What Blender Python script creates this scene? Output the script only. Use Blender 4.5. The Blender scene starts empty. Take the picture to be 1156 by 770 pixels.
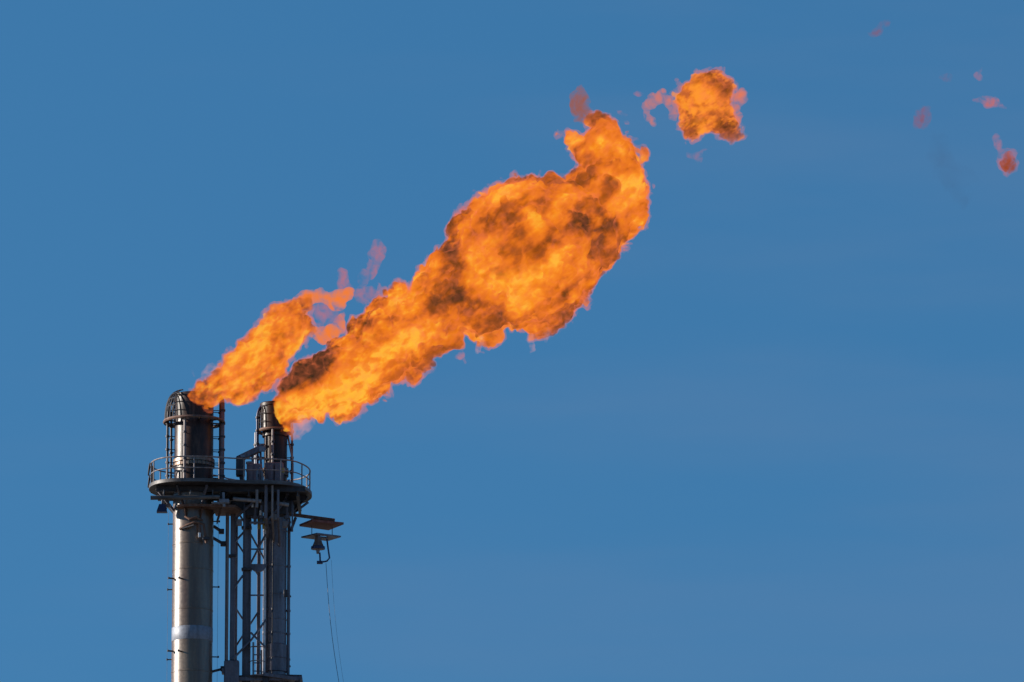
import bpy, math, random
import numpy as np
from mathutils import Vector, Matrix
R = math.radians
EXPO = 0.8                        # view exposure; what glows is set against it
GLOW = 2 ** -EXPO
random.seed(7)
rng = np.random.default_rng(11)
sc = bpy.context.scene
col = sc.collection

# ------------------------------------------------------------------ camera
CAM = np.array([0.0, -320.0, 1.7])
PITCH = R(12.55)
FPX = 8995.0                      # focal length in photo pixels (photo 1156 wide)
fw = np.array([0, math.cos(PITCH), math.sin(PITCH)])
up = np.array([0, -math.sin(PITCH), math.cos(PITCH)])

def P(px, py, y=0.0):
    d = fw + (px - 578) / FPX * np.array([1., 0, 0]) - (py - 385) / FPX * up
    t = (y - CAM[1]) / d[1]
    p = CAM + d * t
    return Vector(p)
S = 0.0363

cd = bpy.data.cameras.new('camera')
cam = bpy.data.objects.new('camera', cd)
col.objects.link(cam)
cam.location = CAM
cam.rotation_euler = (R(90) + PITCH, 0, 0)
cd.sensor_width = 36
cd.lens = FPX / 1156 * 36
cd.clip_start = 1
cd.clip_end = 20000
sc.camera = cam

# ------------------------------------------------------------------ materials
def nmat(name):
    m = bpy.data.materials.new(name)
    m.use_nodes = True
    nt = m.node_tree
    for n in list(nt.nodes):
        nt.nodes.remove(n)
    out = nt.nodes.new('ShaderNodeOutputMaterial')
    return m, nt, out

def node(nt, typ, **kw):
    n = nt.nodes.new(typ)
    for k, v in kw.items():
        if k in n.inputs.keys():
            n.inputs[k].default_value = v
        else:
            setattr(n, k, v)
    return n

def ramp(nt, stops):
    r = nt.nodes.new('ShaderNodeValToRGB')
    e = r.color_ramp.elements
    while len(e) < len(stops):
        e.new(0.5)
    for i, (p, c) in enumerate(stops):
        e[i].position = p
        e[i].color = (*c, 1)
    return r

def steel(name, c1, c2, c3, metallic=0.4, rough=0.45, streak=(3.0, 3.0, 0.35), scale=1.6, bump=0.15, spec=0.5):
    m, nt, out = nmat(name)
    L = nt.links
    tc = node(nt, 'ShaderNodeTexCoord')
    mp = node(nt, 'ShaderNodeMapping')
    mp.inputs['Scale'].default_value = streak
    L.new(tc.outputs['Object'], mp.inputs[0])
    n1 = node(nt, 'ShaderNodeTexNoise', Scale=scale, Detail=6.0, Roughness=0.65, Distortion=0.4)
    L.new(mp.outputs[0], n1.inputs['Vector'])
    r1 = ramp(nt, [(0.30, c1), (0.52, c2), (0.72, c3)])
    L.new(n1.outputs['Fac'], r1.inputs[0])
    n2 = node(nt, 'ShaderNodeTexNoise', Scale=9.0, Detail=5.0, Roughness=0.7)
    L.new(tc.outputs['Object'], n2.inputs['Vector'])
    mx = node(nt, 'ShaderNodeMixRGB', blend_type='MULTIPLY', Fac=0.7)
    r2 = ramp(nt, [(0.3, (0.55, 0.5, 0.48)), (0.65, (1, 1, 1))])
    L.new(n2.outputs['Fac'], r2.inputs[0])
    L.new(r1.outputs[0], mx.inputs[1])
    L.new(r2.outputs[0], mx.inputs[2])
    b = node(nt, 'ShaderNodeBsdfPrincipled', Metallic=metallic)
    b.inputs['Specular IOR Level'].default_value = spec
    L.new(mx.outputs[0], b.inputs['Base Color'])
    mr = node(nt, 'ShaderNodeMapRange')
    mr.inputs[3].default_value = rough - 0.08
    mr.inputs[4].default_value = rough + 0.2
    L.new(n2.outputs['Fac'], mr.inputs[0])
    L.new(mr.outputs[0], b.inputs['Roughness'])
    bp = node(nt, 'ShaderNodeBump', Strength=bump, Distance=0.02)
    L.new(n2.outputs['Fac'], bp.inputs['Height'])
    L.new(bp.outputs[0], b.inputs['Normal'])
    L.new(b.outputs[0], out.inputs['Surface'])
    return m

M = {}
M['galv'] = steel('weathered_galvanised_steel', (.070, .028, .012), (.118, .068, .036), (.18, .13, .085), .15, .30, bump=.03, spec=1.0, streak=(2.2, 2.2, .22), scale=1.2)
M['shaft_dark'] = steel('grey_painted_steel', (.09, .082, .095), (.145, .14, .17), (.20, .195, .235), .2, .36)
M['tip'] = steel('heat_stained_steel', (.012, .006, .005), (.034, .016, .012), (.10, .055, .04), .05, .34, spec=.28, streak=(2.5, 2.5, .6), scale=1.3)
M['tip_band'] = steel('scorched_flange_steel', (.10, .06, .04), (.22, .15, .11), (.34, .27, .23), .6, .35)
M['frame'] = steel('dark_blue_grey_paint', (.075, .062, .068), (.125, .115, .14), (.19, .18, .215), .2, .42)
M['black'] = steel('sooty_steel', (.026, .022, .024), (.044, .039, .046), (.075, .066, .072), .2, .5)
M['rail'] = steel('worn_grey_handrail_paint', (.14, .095, .08), (.22, .185, .18), (.31, .28, .28), .2, .45)
M['rust'] = steel('rusty_brown_steel', (.085, .035, .022), (.15, .075, .05), (.20, .13, .10), .2, .6)
M['red'] = steel('red_lead_painted_plate', (.10, .025, .018), (.20, .06, .04), (.22, .10, .08), .1, .6)
M['toe'] = steel('pale_grey_toe_board_paint', (.035, .03, .03), (.10, .09, .09), (.24, .22, .22), .2, .5, streak=(.5,.5,3))
M['band'] = steel('pale_grey_band_paint', (.13, .14, .165), (.19, .205, .25), (.24, .26, .31), .1, .45)
M['mauve'] = steel('faded_red_brown_cabinet_paint', (.10, .05, .05), (.17, .11, .12), (.24, .18, .19), .15, .55)
M['white'] = steel('chalky_white_paint', (.5, .48, .45), (.7, .7, .7), (.8, .8, .8), .0, .4)
M['yellow'] = steel('dirty_yellow_paint', (.2, .12, .03), (.4, .27, .06), (.5, .36, .1), .0, .5)
M['blue'] = steel('dark_blue_lamp_paint', (.01, .015, .05), (.02, .03, .10), (.04, .06, .15), .1, .4)
M['rope'] = steel('steel_wire_rope', (.05, .05, .06), (.09, .09, .1), (.13, .13, .14), .4, .5)

# ------------------------------------------------------------------ mesh helpers
class MB:
    def __init__(s):
        s.v, s.f, s.sm = [], [], []
    def add(s, verts, faces, smooth=False):
        o = len(s.v)
        s.v += [tuple(v) for v in verts]
        s.f += [tuple(i + o for i in f) for f in faces]
        s.sm += [smooth] * len(faces)
        return s
    def box(s, c, size, rot=None):
        hx, hy, hz = [k / 2 for k in size]
        bv = min(hx, hy, hz) * 0.18
        vs = []
        # chamfered box: 24 vertices
        for sx in (-1, 1):
            for sy in (-1, 1):
                for sz in (-1, 1):
                    vs += [Vector((sx * hx, sy * (hy - bv), sz * (hz - bv))),
                           Vector((sx * (hx - bv), sy * hy, sz * (hz - bv))),
                           Vector((sx * (hx - bv), sy * (hy - bv), sz * hz))]
        def vi(sx, sy, sz, k):
            return (((sx > 0) * 4 + (sy > 0) * 2 + (sz > 0)) * 3 + k)
        fs = []
        for q in (-1, 1):
            fs.append([vi(q, -1, -1, 0), vi(q, 1, -1, 0), vi(q, 1, 1, 0), vi(q, -1, 1, 0)])
            fs.append([vi(-1, q, -1, 1), vi(1, q, -1, 1), vi(1, q, 1, 1), vi(-1, q, 1, 1)])
            fs.append([vi(-1, -1, q, 2), vi(1, -1, q, 2), vi(1, 1, q, 2), vi(-1, 1, q, 2)])
        for a in (-1, 1):
            for b in (-1, 1):
                fs.append([vi(a, b, -1, 0), vi(a, b, 1, 0), vi(a, b, 1, 1), vi(a, b, -1, 1)])
                fs.append([vi(a, -1, b, 0), vi(a, 1, b, 0), vi(a, 1, b, 2), vi(a, -1, b, 2)])
                fs.append([vi(-1, a, b, 1), vi(1, a, b, 1), vi(1, a, b, 2), vi(-1, a, b, 2)])
                for c2 in (-1, 1):
                    fs.append([vi(a, b, c2, 0), vi(a, b, c2, 1), vi(a, b, c2, 2)])
        if rot is not None:
            vs = [rot @ v for v in vs]
        c = Vector(c)
        return s.add([v + c for v in vs], fs)
    def beam(s, a, b, w, h, up_=(0, 0, 1)):
        a, b = Vector(a), Vector(b)
        d = b - a
        l = d.length
        x = d.normalized()
        u = Vector(up_)
        if abs(x.dot(u)) > .98:
            u = Vector((0, 1, 0))
        y = u.cross(x).normalized()
        z = x.cross(y)
        m = Matrix((x, y, z)).transposed()
        return s.box((a + b) / 2, (l, w, h), m)
    def ibeam(s, a, b, w, h):
        a, b = Vector(a), Vector(b)
        s.beam(a, b, w * .16, h * .98)
        off = Vector((0, 0, h / 2))
        s.beam(a + off, b + off, w, h * .12)
        s.beam(a - off, b - off, w, h * .12)
        return s
    def tube(s, pts, r, n=10, closed=False, caps=True):
        pts = [Vector(p) for p in pts]
        N = len(pts)
        rs = r if isinstance(r, (list, tuple)) else [r] * N
        vs, fs = [], []
        prev = None
        for i, p in enumerate(pts):
            if closed:
                t = (pts[(i + 1) % N] - pts[i - 1]).normalized()
            else:
                t = (pts[min(i + 1, N - 1)] - pts[max(i - 1, 0)]).normalized()
            if prev is None:
                u = Vector((0, 0, 1)) if abs(t.z) < .9 else Vector((1, 0, 0))
                x = u.cross(t).normalized()
            else:
                x = (prev - t * prev.dot(t)).normalized()
            prev = x
            y = t.cross(x)
            for k in range(n):
                a = 2 * math.pi * k / n
                vs.append(p + (x * math.cos(a) + y * math.sin(a)) * rs[i])
        m = N if closed else N - 1
        for i in range(m):
            for k in range(n):
                j = (i + 1) % N
                fs.append([i * n + k, i * n + (k + 1) % n, j * n + (k + 1) % n, j * n + k])
        s.add(vs, fs, True)
        if caps and not closed:
            s.add(vs[:n][::-1], [list(range(n))])
            s.add(vs[-n:], [list(range(n))])
        return s
    def lathe(s, c, prof, n=48, closed=False, a0=0, a1=2 * math.pi, smooth=True):
        """prof: list of (radius, z)"""
        c = Vector(c)
        vs, fs = [], []
        full = abs(a1 - a0 - 2 * math.pi) < 1e-6
        na = n if full else n + 1
        for (r, z) in prof:
            for k in range(na):
                a = a0 + (a1 - a0) * k / n
                vs.append(c + Vector((r * math.cos(a), r * math.sin(a), z)))
        m = len(prof)
        for i in range(m if closed else m - 1):
            j = (i + 1) % m
            for k in range(n):
                k2 = (k + 1) % na
                fs.append([i * na + k, i * na + k2, j * na + k2, j * na + k])
        return s.add(vs, fs, smooth)
    def prism(s, poly, z0, z1):
        n = len(poly)
        vs = [Vector((x, y, z0)) for x, y in poly] + [Vector((x, y, z1)) for x, y in poly]
        fs = [list(range(n))[::-1], list(range(n, 2 * n))]
        fs += [[i, (i + 1) % n, n + (i + 1) % n, n + i] for i in range(n)]
        return s.add(vs, fs)
    def build(s, name, m, parent=None):
        me = bpy.data.meshes.new(name)
        off = Vector((0, 0, 0))
        if parent is not None:
            off = world_loc(parent)
        me.from_pydata([tuple(Vector(v) - off) for v in s.v], [], s.f)
        me.update()
        import bmesh
        bm = bmesh.new()
        bm.from_mesh(me)
        bmesh.ops.recalc_face_normals(bm, faces=bm.faces)
        bm.to_mesh(me)
        bm.free()
        for p, sm in zip(me.polygons, s.sm):
            p.use_smooth = sm
        me.set_sharp_from_angle(angle=R(40))
        me.materials.append(m)
        o = bpy.data.objects.new(name, me)
        col.objects.link(o)
        if parent is not None:
            o.parent = parent
        return o

def world_loc(o):
    p = Vector((0, 0, 0))
    while o is not None:
        p = p + o.location
        o = o.parent
    return p

def empty(name, loc, label, cat, group=None):
    o = bpy.data.objects.new(name, None)
    o.empty_display_size = .2
    col.objects.link(o)
    o.location = loc
    tag(o, label, cat, group)
    return o

def tag(o, label, cat, group=None, kind=None):
    o['label'] = label
    o['category'] = cat
    if group:
        o['group'] = group
    if kind:
        o['kind'] = kind

def arc(c, r, a0, a1, n, z=0):
    return [Vector((c[0] + r * math.cos(a0 + (a1 - a0) * i / n), c[1] + r * math.sin(a0 + (a1 - a0) * i / n), z)) for i in range(n + 1)]

# ------------------------------------------------------------------ ground (below the frame)
m, nt, out = nmat('dry_gravel_ground')
tc = node(nt, 'ShaderNodeTexCoord')
n1 = node(nt, 'ShaderNodeTexNoise', Scale=.08, Detail=8.0, Roughness=.7)
nt.links.new(tc.outputs['Object'], n1.inputs['Vector'])
r1 = ramp(nt, [(.3, (.10, .085, .065)), (.7, (.24, .21, .17))])
nt.links.new(n1.outputs['Fac'], r1.inputs[0])
b = node(nt, 'ShaderNodeBsdfPrincipled', Roughness=.9)
nt.links.new(r1.outputs[0], b.inputs['Base Color'])
nt.links.new(b.outputs[0], out.inputs['Surface'])
g = MB()
ring_n = 64
g.lathe((0, 0, 0), [(0.01, 0), (50, 0), (400, 0), (2000, 0), (8000, 0)], ring_n)
go = g.build('ground', m)
go['kind'] = 'structure'

# ------------------------------------------------------------------ left flare stack
A1 = P(218, 600, 0); X1 = A1.x
def Z1(py): return P(218, py, 0).z
B2 = 1.6
A2 = P(310.5, 600, B2); X2 = A2.x
def Z2(py): return P(310.5, py, B2).z

def tip_geometry(root, X, Y, r, rc, rring, ztop, zring, zfl, zdeck, posts, pilots):
    # burner tip barrel, open at the top
    b = MB()
    b.lathe((X, Y, 0), [(r, zdeck - .4), (r, zring - .05), (r * .985, zring + .02), (rc, zring + .10), (rc, ztop - .16), (rc + .03, ztop - .14), (rc + .035, ztop - .03),
                        (rc + .01, ztop), (rc * .90, ztop), (rc * .88, ztop - .05), (rc * .88, ztop - 1.4)], 64)
    b.build('burner_tip', M['tip'], root)
    rg = MB()
    rg.lathe((X, Y, 0), [(rring, zring - .05), (rring + .03, zring), (rring, zring + .07), (rring - .05, zring + .07),
                         (rring * .86, zring + .05), (rring * .86, zring - .01), (rring - .05, zring - .01)], 64, closed=True)
    rg.build('guard_ring', M['rust'], root)
    for k in range(8):
        a = k * math.pi / 4 + .3
        q = MB()
        q.beam((X + math.cos(a) * r, Y + math.sin(a) * r, zring + .01), (X + math.cos(a) * rring * .9, Y + math.sin(a) * rring * .9, zring + .015), .07, .05)
        q.build('ring_bracket', M['tip'], root)
    fl = MB()
    fl.lathe((X, Y, 0), [(r, zfl + .16), (r + .06, zfl + .15), (r + .065, zfl + .03), (r + .015, zfl + .02), (r + .015, zfl - .02), (r + .05, zfl - .03), (r + .05, zfl - .13), (r, zfl - .14)], 64)
    fl.build('flange', M['tip_band'], root)
    # bolts on the flange
    bt = MB()
    for k in range(28):
        a = 2 * math.pi * k / 28
        c = Vector((X + math.cos(a) * (r + .045), Y + math.sin(a) * (r + .045), 0))
        bt.tube([c + Vector((0, 0, zfl - .17)), c + Vector((0, 0, zfl + .19))], .018, 6)
    o = bt.build('flange_bolts', M['black'], root)
    # vertical pilot pipes outside the barrel
    for (a, rr, pr, z0, z1, mm, hook) in pilots:
        a = R(a)
        d = Vector((math.cos(a), math.sin(a), 0))
        c = Vector((X, Y, 0))
        pts = [c + d * rr + Vector((0, 0, z0)), c + d * rr + Vector((0, 0, z0 + (z1 - z0) * .5)), c + d * rr + Vector((0, 0, z1 - hook * 1.1))]
        if hook > 0:
            for t in range(1, 8):
                ph = t / 7 * math.pi / 2 * .92
                pts.append(c + d * (rr - hook * .75 * (1 - math.cos(ph))) + Vector((0, 0, z1 - hook * 1.1 + hook * 1.1 * math.sin(ph))))
        pm = MB().tube(pts, pr, 10)
        pp = pm.build('pilot_pipe', M[mm], root)
        # clamps
        for zc in np.arange(z0 + .5, z1 - .5, .55):
            cl = MB()
            cl.lathe(c + d * rr, [(pr, zc - .04), (pr + .03, zc - .04), (pr + .03, zc + .04), (pr, zc + .04)], 12)
            cl.beam(c + d * (rr - pr) + Vector((0, 0, zc)), c + d * (r - .01) + Vector((0, 0, zc)), .03, .03)
            cl.build('pipe_clamp', M['black'], pp)

stack1 = empty('flare_stack', (X1, 0, 0), 'thicker pale steel flare stack with sunlit left edge and grey band, left of the pair', 'flare stack', 'gas flare stacks')
r1_ = 23 * S
ztop1, zring1, zfl1, zdeck = Z1(446), Z1(477), Z1(524), Z1(551.5)
sh = MB()
zs = [0]
prof = []
for zz in np.linspace(0, zdeck - .3, 26):
    prof.append((r1_, zz))
sh.lathe((X1, 0, 0), prof, 72)
sh.build('shaft', M['galv'], stack1)
# circumferential weld seams
for py in (616, 645, 690, 760):
    z = Z1(py)
    w = MB().lathe((X1, 0, 0), [(r1_ - .005, z - .035), (r1_ + .012, z - .02), (r1_ + .012, z + .02), (r1_ - .005, z + .035)], 72)
    w.build('weld_seam', M['galv'], stack1)
bd = MB().lathe((X1, 0, 0), [(r1_ + .003, Z1(725)), (r1_ + .009, Z1(725) + .01), (r1_ + .009, Z1(710)), (r1_ + .003, Z1(710) + .01)], 72)
bd.build('painted_band', M['band'], stack1)
tip_geometry(stack1, X1, 0, 22 * S, 22 * S, 34.5 * S, ztop1, zring1, zfl1, zdeck, None, [
    (253, 31 * S, .055, zdeck, zring1, 'rail', 0),
    (188, 30 * S, .05, zdeck, ztop1 + .05, 'black', .95),
    (150, 30.5 * S, .05, zdeck, ztop1 + .02, 'black', .9),
    (-4, 32 * S, .10, zdeck, ztop1 - .05, 'mauve', .3),
    (20, 31.0 * S, .05, zdeck, ztop1 - .1, 'black', .2),
    (75, 31 * S, .05, zdeck, ztop1, 'black', .8),
])
# wind screen: curved perforated cage above the ring on the upwind (left) side
ws = MB()
c = Vector((X1, 0, 0))
for a in np.arange(118, 232, 9):
    a = R(a)
    d = Vector((math.cos(a), math.sin(a), 0))
    pts = []
    for t in np.linspace(0, 1, 9):
        ph = t * math.pi / 2
        pts.append(c + d * (33 * S - 15 * S * (1 - math.cos(ph)) ** 1.1) + Vector((0, 0, zring1 + (ztop1 + .12 - zring1) * math.sin(ph) ** .85)))
    ws.tube(pts, .028, 6)
for t in (.25, .45, .65, .85):
    ph = t * math.pi / 2
    rr = 33 * S - 15 * S * (1 - math.cos(ph)) ** 1.1
    z = zring1 + (ztop1 + .12 - zring1) * math.sin(ph) ** .85
    ws.tube(arc((X1, 0), rr, R(116), R(232), 22, z), .022, 6)
ws.build('wind_screen', M['black'], stack1)
# standoff pegs, conduits along the shaft
def peg(root, X, Y, ang, r, z, l, th=.025, mm='black'):
    a = R(ang)
    d = Vector((math.cos(a), math.sin(a), 0))
    c = Vector((X, Y, z))
    q = MB().tube([c + d * (r - .02), c + d * (r + l)], th, 8)
    q.lathe(c + d * (r + l), [(0.001, .06), (th * 1.3, .03), (th * 1.3, -.03), (0.001, -.04)], 8)
    q.build('standoff', M[mm], root)
for py in (653, 735):
    peg(stack1, X1, 0, 205, r1_, Z1(py + 2), .22, .035)
    peg(stack1, X1, 0, 240, r1_, Z1(py + 4), .20, .035)
for py in (591, 665, 744):
    peg(stack1, X1, 0, 172, r1_, Z1(py), .20)
    peg(stack1, X1, 0, 8, r1_, Z1(py - 3), .24)
for ang, mm in ((171, 'shaft_dark'), (7, 'shaft_dark')):
    a = R(ang)
    q = MB().tube([(X1 + math.cos(a) * (r1_ + .2), math.sin(a) * (r1_ + .2), zz) for zz in np.linspace(40, Z1(575), 4)], .006, 6)
    q.build('conduit', M[mm], stack1)
# manifold pipes and small valve high on the shaft
q = MB()
f0 = -r1_ - .14
pts = [P(203, 597, f0 + .25), P(211, 593, f0), P(222, 589, f0 - .02), P(230, 592, f0), P(232, 605, f0 + .05), P(233, 613, f0 + .1)]
q.tube(pts, .06, 10)
q.tube([P(209, 583, f0 + .1), P(214, 586, f0 - .02), P(222, 584, f0 - .02), P(229, 588, f0 + .05)], .05, 10)
q.tube([P(225, 590, f0), P(225, 607, f0)], .05, 10)
q.build('manifold_pipe', M['rust'], stack1)
q = MB().box(P(225.2, 604, f0 - .09), (.10, .06, .18))  # white box stands in for a bright glint on the small valve
q.build('glint_tag', M['white'], stack1)
MB().beam(P(206, 596.5, f0 + .06), P(219, 592.5, f0 - .12), .05, .06).build('lever', M['black'], stack1)
MB().box(P(233, 608, f0 + .02), (.28, .2, .12)).build('valve_body', M['black'], stack1)

# ------------------------------------------------------------------ right flare stack
stack2 = empty('flare_stack', (X2, B2, 0), 'slimmer dark grey flare stack rising behind the lattice, right of the pair', 'flare stack', 'gas flare stacks')
r2_ = 13.5 * S
ztop2, zring2, zfl2 = Z2(456), Z2(487.5), Z2(534)
zdk2 = zdeck
sh = MB().lathe((X2, B2, 0), [(r2_, zz) for zz in np.linspace(0, zdeck - .3, 26)], 56)
sh.build('shaft', M['shaft_dark'], stack2)
for py in (600, 640, 672, 700, 716):
    z = Z2(py)
    w = MB().lathe((X2, B2, 0), [(r2_ - .005, z - .035), (r2_ + .014, z - .02), (r2_ + .014, z + .02), (r2_ - .005, z + .035)], 56)
    w.build('weld_seam', M['shaft_dark'], stack2)
tip_geometry(stack2, X2, B2, 13.2 * S, 17.4 * S, 20.3 * S, ztop2, zring2, zfl2, zdk2, None, [
    (262, 19.5 * S, .05, zdeck, zring2, 'rail', 0),
    (183, 22 * S, .085, zdeck, zring2 - .05, 'band', 0),
    (200, 22 * S, .05, zdeck, ztop2 - .05, 'blue', .5),
    (160, 22 * S, .05, zdeck, ztop2 + .05, 'black', .5),
    (-8, 19.0 * S, .045, zdeck, ztop2 - .1, 'rust', .25),
    (30, 21 * S, .04, zdeck, zring2 - .1, 'black', 0),
])
q = MB().tube([P(325, 493, B2), P(329, 512, B2 - .2), P(330.5, 524, B2 - .3), P(330, 552, B2 - .3)], .04, 8)
q.build('pilot_pipe', M['rail'], stack2)
ws = MB()
c = Vector((X2, B2, 0))
for a in np.arange(140, 235, 12):
    a = R(a)
    d = Vector((math.cos(a), math.sin(a), 0))
    ws.tube([c + d * (19.5 * S) + Vector((0, 0, zring2)), c + d * (19 * S) + Vector((0, 0, ztop2 - .45)), c + d * (16.5 * S) + Vector((0, 0, ztop2 + .02))], .022, 6)
for t in (.3, .6, .85):
    ws.tube(arc((X2, B2), 19.3 * S - (1.5 * S if t > .8 else 0), R(138), R(235), 16, zring2 + (ztop2 - zring2) * t), .02, 6)
ws.build('wind_screen', M['black'], stack2)
# clad box round the shaft near the bottom of the frame, and pipe sheath
zb0, zb1 = Z2(759), Z2(729)
q = MB().lathe((X2, B2, 0), [(r2_, zb1 + .05), (r2_ + .05, zb1), (r2_ + .05, zb0), (r2_, zb0 - .03)], 56)
q.lathe((X2, B2, 0), [(r2_ + .045, (zb0 + zb1) / 2 + .03), (r2_ + .065, (zb0 + zb1) / 2), (r2_ + .045, (zb0 + zb1) / 2 - .03)], 56)
q.build('cladding_sleeve', M['frame'], stack2)
for py in (673, 752):
    peg(stack2, X2, B2, 8, r2_, Z2(py), .16)
q = MB()
q.box(P(322.5, 670, B2 - r2_ - .06), (.16, .12, .3))
q.build('junction_box', M['black'], stack2)
for ang, rr, pr, mm in ((-8, 16 * S, .07, 'frame'), (228, 15.5 * S, .075, 'rail'), (262, 14.2 * S, .02, 'black')):
    a = R(ang)
    cx, cy = X2 + math.cos(a) * rr, B2 + math.sin(a) * rr
    q = MB().tube([(cx, cy, zz) for zz in np.linspace(Z2(900), zdeck - .05, 4)], pr, 10)
    for py in (590, 640, 690, 716, 745):
        q.lathe((cx, cy, Z2(py)), [(pr, -.04), (pr + .02, -.04), (pr + .02, .04), (pr, .04)], 10)
    q.build('side_pipe', M[mm], stack2)

# ------------------------------------------------------------------ service platform
def chaikin(pts, it=2):
    for _ in range(it):
        o = []
        n = len(pts)
        for i in range(n):
            a, b = pts[i], pts[(i + 1) % n]
            o.append((a[0] * .75 + b[0] * .25, a[1] * .75 + b[1] * .25))
            o.append((a[0] * .25 + b[0] * .75, a[1] * .25 + b[1] * .75))
        pts = o
    return pts
plan = [(-1.80, .85), (-1.80, -.85), (-1.0, -1.82), (.75, -1.82), (1.75, -1.35), (4.0, -1.3), (4.80, .35), (4.80, 2.1), (3.95, 3.4), (1.6, 3.4), (.7, 1.86), (-.9, 1.86)]
plan = chaikin([(x + X1, y) for x, y in plan], 2)
plat = empty('service_platform', (X1 + 1.6, .6, zdeck), 'dark railed platform wrapped around both flare stacks', 'platform')
dk = MB()
dk.prism(plan, zdeck - .06, zdeck)
deck = dk.build('deck', M['black'], plat)
# toe board as a thin raised strip round the edge
def offset_poly(pl, d):
    out = []
    n = len(pl)
    for i in range(n):
        a, b = Vector((*pl[i - 1], 0)), Vector((*pl[(i + 1) % n], 0))
        t = (b - a).normalized()
        out.append((pl[i][0] - t.y * -d * -1 if False else pl[i][0] + t.y * d, pl[i][1] - t.x * d))
    return out
po, pi_ = offset_poly(plan, .02), offset_poly(plan, -.02)
# make sure 'po' is the outer one
def area(p): return abs(sum(p[i - 1][0] * p[i][1] - p[i][0] * p[i - 1][1] for i in range(len(p))))
if area(po) < area(pi_):
    po, pi_ = pi_, po
n = len(plan)
tb = MB()
vs = []
for (x, y), (x2, y2) in zip(po, pi_):
    vs += [(x, y, zdeck - .07), (x, y, zdeck + .07), (x2, y2, zdeck + .07), (x2, y2, zdeck - .07)]
fs = []
for i in range(n):
    j = (i + 1) % n
    for k in range(4):
        fs.append([i * 4 + k, i * 4 + (k + 1) % 4, j * 4 + (k + 1) % 4, j * 4 + k])
tb.add(vs, fs)
tb.build('toe_board', M['toe'], deck)
pin = offset_poly(plan, -.06)
if area(pin) > area(plan):
    pin = offset_poly(plan, .06)
for nm, h, r in (('top_rail', .98, .030), ('middle_rail', .52, .024)):
    MB().tube([(x, y, zdeck + h) for x, y in pin], r, 8, closed=True).build(nm, M['rail'], plat)
for i in range(0, n, 3):
    x, y = pin[i]
    MB().tube([(x, y, zdeck), (x, y, zdeck + .98)], .028, 8).build('railing_post', M['rail'], plat)
# looped self-closing gate on the left end
gx = X1 - 1.69
gt = MB()
for y0 in (-.45, .25):
    gt.tube([(gx - .02, y0, zdeck + .1), (gx - .02, y0, zdeck + 1.0)], .035, 8)
for z0 in (.25, .75):
    gt.tube([Vector((gx - .08 - .08 * math.sin(t * math.pi), -.4 + t * .6, zdeck + z0 + .22 * math.cos(t * math.pi * 2))) for t in np.linspace(0, 1, 12)], .03, 8)
gt.build('gate', M['black'], plat)
# underside framing
zb = zdeck - .19
def ib(a, b, w=.12, h=.20, mm='black', nm='deck_beam'):
    MB().ibeam(a, b, w, h).build(nm, M[mm], plat)
for yy in (-.8, 1.05):
    ib((X1 - 1.5, yy, zb), (X1 + 4.6, yy, zb))
for xx in (-1.2, 1.15, 2.3, 4.3):
    ib((X1 + xx, -1.2, zb - .25), (X1 + xx, 1.6 if xx < 2 else 3.0, zb - .25))
ib((X1 + 1.2, 2.9, zb), (X1 + 4.3, 2.9, zb))
# knee braces down to the shafts
for X, Y, rr, reach, zd in ((X1, 0, r1_, 1.6, 1.0), (X2, B2, r2_, 1.45, .9)):
    for k in range(8):
        a = k * math.pi / 4 + .39
        d = Vector((math.cos(a), math.sin(a), 0))
        if X == X2 and (d.x < -.5):
            continue
        q = MB().beam(Vector((X, Y, zdeck - .14)) + d * reach, Vector((X, Y, zdeck - zd)) + d * rr, .08, .10)
        q.build('knee_brace', M['black'] if k % 2 else M['frame'], plat)
# grey pipe slung below the near edge
q = MB().tube([P(170, 562, -1.55), P(248, 561, -1.55)], .09, 12)
for px in (185, 215, 240):
    q.beam(P(px, 561, -1.55), P(px, 553, -1.55), .05, .05)
q.build('edge_pipe', M['toe'], plat)
MB().tube([P(263, 563, -1.0), P(295, 566, -1.0)], .08, 12).build('edge_pipe', M['rail'], plat)
MB().tube([P(312, 568, -.9), P(326, 570, -.9)], .08, 12).build('edge_pipe', M['rail'], plat)
q = MB()
q.box(P(253, 566, -1.2), (.42, .3, .16)); q.box(P(246, 568, -1.2), (.5, .2, .06))
q.tube([P(252, 556, -1.2), P(253, 572, -1.2)], .06, 8)
q.build('cable_tray', M['band'], plat)

# rusty collar plate tying the left shaft to the lattice
colr = empty('collar_plate', (X1, 0, Z1(576)), 'flat rusty collar plate round the left stack just under the platform', 'collar plate')
zc = Z1(577)
q = MB()
q.prism([(X1 + x, y) for x, y in [(-.62, -1.12), (.05, -1.25), (1.75, -1.0), (1.95, -.3), (1.9, .8), (.9, .85), (.85, -.1), (.6, -.62), (0, -.86), (-.6, -.6)]], zc - .04, zc + .06)
q.build('plate', M['rust'], colr)
for x in (-.3, .4, 1.2):
    MB().beam((X1 + x, -1.0, zc - .05), (X1 + x * .8, -.7 if x < 1 else .3, zc - .4), .04, .2).build('gusset', M['rust'], colr)

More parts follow.
